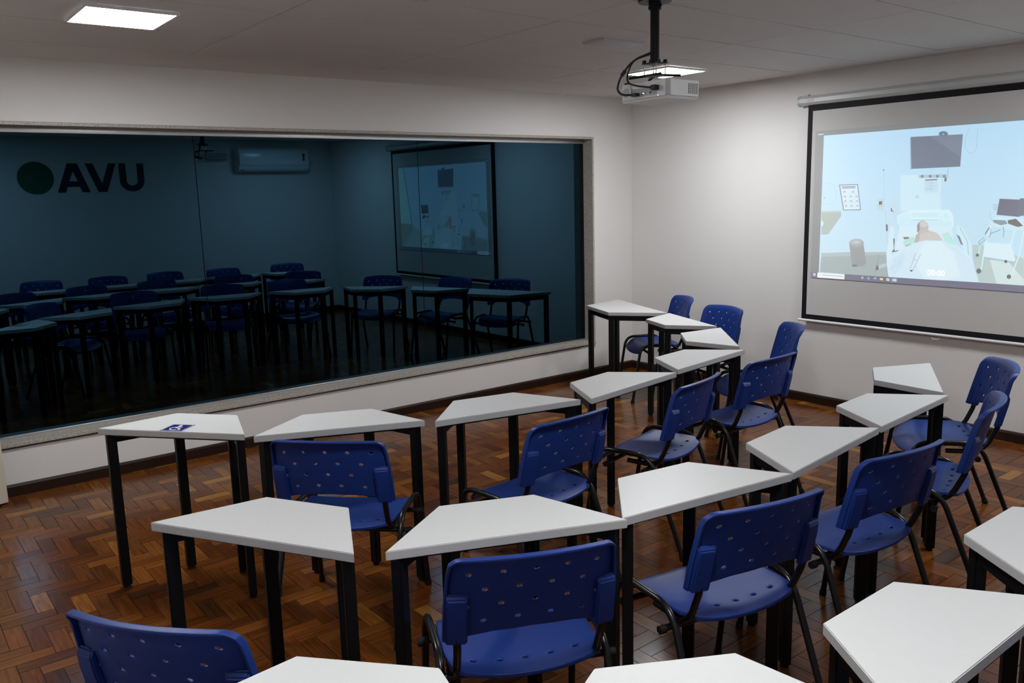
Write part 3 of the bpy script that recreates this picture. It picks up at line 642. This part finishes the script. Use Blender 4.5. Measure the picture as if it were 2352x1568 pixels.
# taskbar
poly([(1.960, 1.0505), (4.045, 1.046), (4.045, 1.004), (1.960, 1.007)], (128, 133, 150))
poly([(2.017, 1.0495), (2.244, 1.049), (2.244, 1.010), (2.017, 1.0105)], (243, 247, 250))
line([(208, 1380), (216, 1372)], .003, (170, 180, 190)); poly(zz((232, 1372), (420, 1386), (420, 1394), (232, 1380)), (196, 203, 210))
for k in range(4): poly(zz(*[(153 + (k % 2)*11 + a, 1360 + (k//2)*12 + b + (k % 2)) for a, b in ((0, 0), (9, 1), (9, 10), (0, 9))]), (245, 250, 250))
disc(595, 1401, 10, 11, (240, 245, 248)); disc(595, 1401, 6, 7, (128, 133, 150))
poly(zz((640, 1397), (660, 1398), (660, 1401), (640, 1400)), (230, 236, 242)); poly(zz((640, 1406), (660, 1407), (660, 1416), (640, 1415)), (200, 208, 218))
disc(708, 1408, 14, 14, (70, 160, 220)); disc(713, 1405, 6, 6, (200, 235, 240)); poly(zz((752, 1403), (780, 1405), (780, 1424), (752, 1422)), (245, 225, 130))
poly(zz((810, 1412), (824, 1404), (838, 1413), (838, 1429), (810, 1427)), (240, 246, 250)); poly(zz((812, 1413), (836, 1415), (824, 1422)), (150, 158, 172)); poly(zz((852, 1402), (912, 1406), (912, 1444), (852, 1440)), (150, 158, 172))
poly(zz((868, 1412), (900, 1414), (900, 1434), (868, 1432)), (245, 250, 252)); disc(884, 1423, 6, 6, (150, 158, 172))
poly(zz((192, 110), (242, 106), (242, 114), (194, 118)), (225, 235, 240))
poly([(3.74, 1.035), (3.75, 1.035), (3.75, 1.022), (3.74, 1.022)], (235, 240, 244))
disc_c = [(3.975 + .014*math.cos(a), 1.56 + .02*math.sin(a)) for a in [k*math.pi/8 for k in range(16)]]; poly(disc_c, (245, 248, 250))
me = bpy.data.meshes.new('projected_image'); me.from_pydata(VERT, [], FACE)
ca = me.color_attributes.new('tone', 'FLOAT_COLOR', 'CORNER')
ca.data.foreach_set('color', [c for p, col in zip(me.polygons, FCOL) for _ in range(p.loop_total) for c in (*col, 1)])
for p in me.polygons: 
    if p.normal.y > 0: p.flip()
pic = schild('projected_image', me, 'picture'); pic['label'] = 'projected picture of a patient lying in a hospital bed'
tcu = bpy.data.curves.new('recording_time', 'FONT'); tcu.body = '00:00'; tcu.size = .055; tcu.align_x = 'CENTER'; tcu.align_y = 'CENTER'
to = bpy.data.objects.new('tmp', tcu); COL.objects.link(to); dg = bpy.context.evaluated_depsgraph_get(); tm = bpy.data.meshes.new_from_object(to.evaluated_get(dg)); bpy.data.objects.remove(to)
tm.materials.clear(); tm.name = 'recording_time'
ca = tm.color_attributes.new('tone', 'FLOAT_COLOR', 'CORNER'); ca.data.foreach_set('color', [1., 1., 1., 1.] * len(tm.loops))
P0 = hit(1830 + 1258/3.92, 280 + 1361/3.92, 1, SY)
tm.transform(Matrix.Translation((P0.x, SY - .0016 - (layer[0] + 1) * .00022, P0.z)) @ Matrix.Rotation(math.pi/2, 4, 'X'))
schild('recording_time', tm, 'picture')
# ------------------------------------------------------------------ projector on its ceiling mount
PXY = Vector((2.963, -2.941, 0))
mt = empty('projector_mount', (PXY.x, PXY.y, ZC)); tag(mt, 'black ceiling pole mount that carries the projector', 'projector mount')
def mch(name, me, m, parent=None): return new_obj(name, me, mt if parent is None else parent, m)
mch('ceiling_flange', cylme('ceiling_flange', (0, 0, -.012), .075, .0115, 28), 'black')
mch('collar', cylme('collar', (0, 0, -.045), .028, .034, 20), 'black')
mch('pole', cylme('pole', (0, 0, -.262), .0205, .218, 20), 'black')
for sx in (-1, 1): mch('thumb_screw', cylme('thumb_screw', (sx*.028 - .010, 0, -.030), .005, .020, 10, 'X'), 'black')
mch('lower_plate', boxme('lower_plate', (-.045, -.040, -.2785), (.045, .040, -.2745), .001), 'black')
mch('pole_foot', cylme('pole_foot', (0, 0, -.2740), .026, .014, 20), 'black')
for x, y in ((-.036, -.03), (.036, -.03), (-.036, .03), (.036, .03)):
    rd = mch('threaded_rod', cylme('threaded_rod', (x, y, -.326), .003, .058, 8), 'chrome'); mch('rod_knob', cylme('rod_knob', (x, y, -.2735), .009, .012, 12), 'black', rd)
mch('spider_plate', boxme('spider_plate', (-.050, -.050, -.332), (.050, .050, -.326), .001), 'black')
for a in (40, 140, 220, 320):
    a = math.radians(a); mch('spider_arm', tubeme('spider_arm', [(.04*math.cos(a), .04*math.sin(a), -.329), (.125*math.cos(a), .105*math.sin(a), -.335)], .006, 8), 'black')
pj = empty('ceiling_projector', (2.935, -2.875, 2.116)); tag(pj, 'white projector hanging upside down from the ceiling mount', 'projector')
def pch(name, me, m, parent=None): return new_obj(name, me, pj if parent is None else parent, m)
bm = bmesh.new(); hw, hd, hh = .150, .112, .082
box(bm, (-hw, -hd, .012), (hw, hd, hh)); bmesh.ops.bevel(bm, geom=[e for e in bm.edges if abs(e.verts[0].co.z - e.verts[1].co.z) > .01], offset=.018, segments=4, affect='EDGES')
pch('body', fin(bm, 'body', 50, True), 'projwhite')
bm = bmesh.new(); prism(bm, [(-hw + .012, -hd + .012), (hw - .012, -hd + .012), (hw - .012, hd - .012), (-hw + .012, hd - .012)], 0, .012)
for v in bm.verts:
    if v.co.z > .006: v.co.x *= 1.03; v.co.y *= 1.04
pch('bottom_cover', fin(bm, 'bottom_cover'), 'projwhite')
pch('lens_ring', cylme('lens_ring', (.06, hd - .002, .045), .030, .016, 24, 'Y'), 'projgrey'); pch('lens', cylme('lens', (.06, hd + .010, .045), .022, .006, 24, 'Y'), 'dark')
pch('speaker_grille', cylme('speaker_grille', (-.108, -hd - .0012, .045), .021, .0022, 24, 'Y'), 'projgrey')
pch('port_recess', boxme('port_recess', (-.075, -hd - .0006, .020), (.085, -hd + .0004, .056)), 'projgrey')
pch('video_port', boxme('video_port', (-.005, -hd - .005, .026), (.014, -hd, .036), .001), 'chrome'); pch('usb_port', boxme('usb_port', (.040, -hd - .002, .028), (.050, -hd, .036)), 'dark')
pch('signal_plug', boxme('signal_plug', (-.052, -hd - .030, .022), (-.020, -hd, .036), .003), 'dark'); pch('power_plug', boxme('power_plug', (.070, -hd - .030, .038), (.098, -hd, .060), .003), 'dark')
pch('adjusting_foot', cylme('adjusting_foot', (-.122, -.090, hh), .013, .010, 16), 'dark'); pch('status_light', cylme('status_light', (.09, -hd - .001, .016), .003, .002, 10, 'Y'), 'led')
bm = bmesh.new()
for i in range(5):
    for j in range(7):
        y = .022 + i*.014; z = .024 + j*.0066
        box(bm, (hw - .001, y, z), (hw + .0008, y + .009, z + .0042))
o = pch('vent_slots', fin(bm, 'vent_slots'), 'dark'); o['kind'] = 'stuff'
pch('power_cable', tubeme('power_cable', round_path([(.022, -.085, .210), (-.050, -.125, .185), (-.075, -.140, .120), (-.045, -.165, .078), (.02, -.165, .058), (.075, -.140, .049)], .05, 8), .0042, 8), 'dark')
pch('signal_cable', tubeme('signal_cable', round_path([(.022, -.085, .205), (-.060, -.120, .185), (-.110, -.150, .110), (-.115, -.165, .055), (-.085, -.160, .030), (-.050, -.140, .029)], .05, 8), .0050, 8), 'dark')
pch('ferrite_core', tubeme('ferrite_core', [(-.088, -.136, .142), (-.103, -.146, .120)], .0085, 10), 'dark')
# ------------------------------------------------------------------ things on the right wall (seen in the window's reflection)
ac = empty('air_conditioner', (W, -.965, 2.11)); tag(ac, 'white split air conditioner high on the wall, seen in the dark window', 'air conditioner')
bm = bmesh.new(); prof = [(0, 0), (-.10, 0), (-.165, .035), (-.190, .085), (-.195, .30), (-.170, .328), (0, .335)]
A = [bm.verts.new((x, -.52, z)) for x, z in prof]; B = [bm.verts.new((x, .52, z)) for x, z in prof]; n = len(prof)
for i in range(n): bm.faces.new((A[i], A[(i+1) % n], B[(i+1) % n], B[i]))
bm.faces.new(A); bm.faces.new(B); new_obj('body', fin(bm, 'body'), ac, 'acwhite')
new_obj('front_panel', boxme('front_panel', (-.206, -.515, .092), (-.1955, .515, .30), .003), ac, 'acwhite')
new_obj('air_outlet', boxme('air_outlet', (-.1, -.46, 0), (.1, .46, .004), 0, mtx=Matrix.Translation((-.136, 0, .012)) @ Matrix.Rotation(math.radians(28), 4, 'Y') @ Matrix.Scale(.36, 4, (1, 0, 0))), ac, 'acgrey')
new_obj('louver', boxme('louver', (-.1, -.455, 0), (.1, .455, .003), 0, mtx=Matrix.Translation((-.150, 0, .016)) @ Matrix.Rotation(math.radians(30), 4, 'Y') @ Matrix.Scale(.22, 4, (1, 0, 0))), ac, 'acwhite')
rb = new_obj('award_label', cylme('award_label', (-.2075, .44, .235), .022, .0012, 18, 'X'), ac, 'labelblack')
new_obj('ribbon', boxme('ribbon', (-.2075, .426, .150), (-.2064, .454, .216)), rb, 'labelred')
def wallprism(name, pts, m, root, t=.004):   # pts in (y, z) on the right wall
    bm = bmesh.new(); A = [bm.verts.new((-t, y, z)) for y, z in pts]; B = [bm.verts.new((0, y, z)) for y, z in pts]
    bm.faces.new(A); bm.faces.new(B)
    for i in range(len(pts)): bm.faces.new((A[i], A[(i+1) % len(pts)], B[(i+1) % len(pts)], B[i]))
    return new_obj(name, fin(bm, name), root, m)
lg = empty('wall_lettering', (W, -3.45, 1.87)); tag(lg, 'dark letters U V A with a green disc on the wall, mirrored in the window', 'wall sign')
Y0, H_ = -3.45, .362
def yy(v): return v - Y0
uo = [(-2.715, H_), (-2.715, .14)] + [(-2.868 + .153*math.cos(a), .14 - .14*math.sin(a)) for a in [math.pi*k/16 for k in range(1, 16)]] + [(-3.021, .14), (-3.021, H_), (-2.937, H_), (-2.937, .14)] + [(-2.868 - .069*math.cos(a), .14 - .062*math.sin(a)) for a in [math.pi*k/10 for k in range(1, 10)]] + [(-2.799, .14), (-2.799, H_)]
wallprism('letter_u', [(yy(y), z) for y, z in uo], 'logodark', lg)
wallprism('letter_v', [(yy(y), z) for y, z in [(-3.052, H_), (-3.185, 0), (-3.290, 0), (-3.423, H_), (-3.330, H_), (-3.2375, .105), (-3.145, H_)]], 'logodark', lg)
wallprism('letter_a', [(yy(y), z) for y, z in [(-3.385, 0), (-3.513, H_), (-3.628, H_), (-3.766, 0), (-3.672, 0), (-3.645, .070), (-3.575, .070), (-3.575, .140), (-3.622, .140), (-3.5705, .262), (-3.522, .140), (-3.5749, .140), (-3.5749, .070), (-3.504, .070), (-3.478, 0)]], 'logodark', lg)
wallprism('green_disc', [(yy(-3.994 + .203*math.cos(a)), .183 + .200*math.sin(a)) for a in [2*math.pi*k/40 for k in range(40)]], 'logogreen', lg)
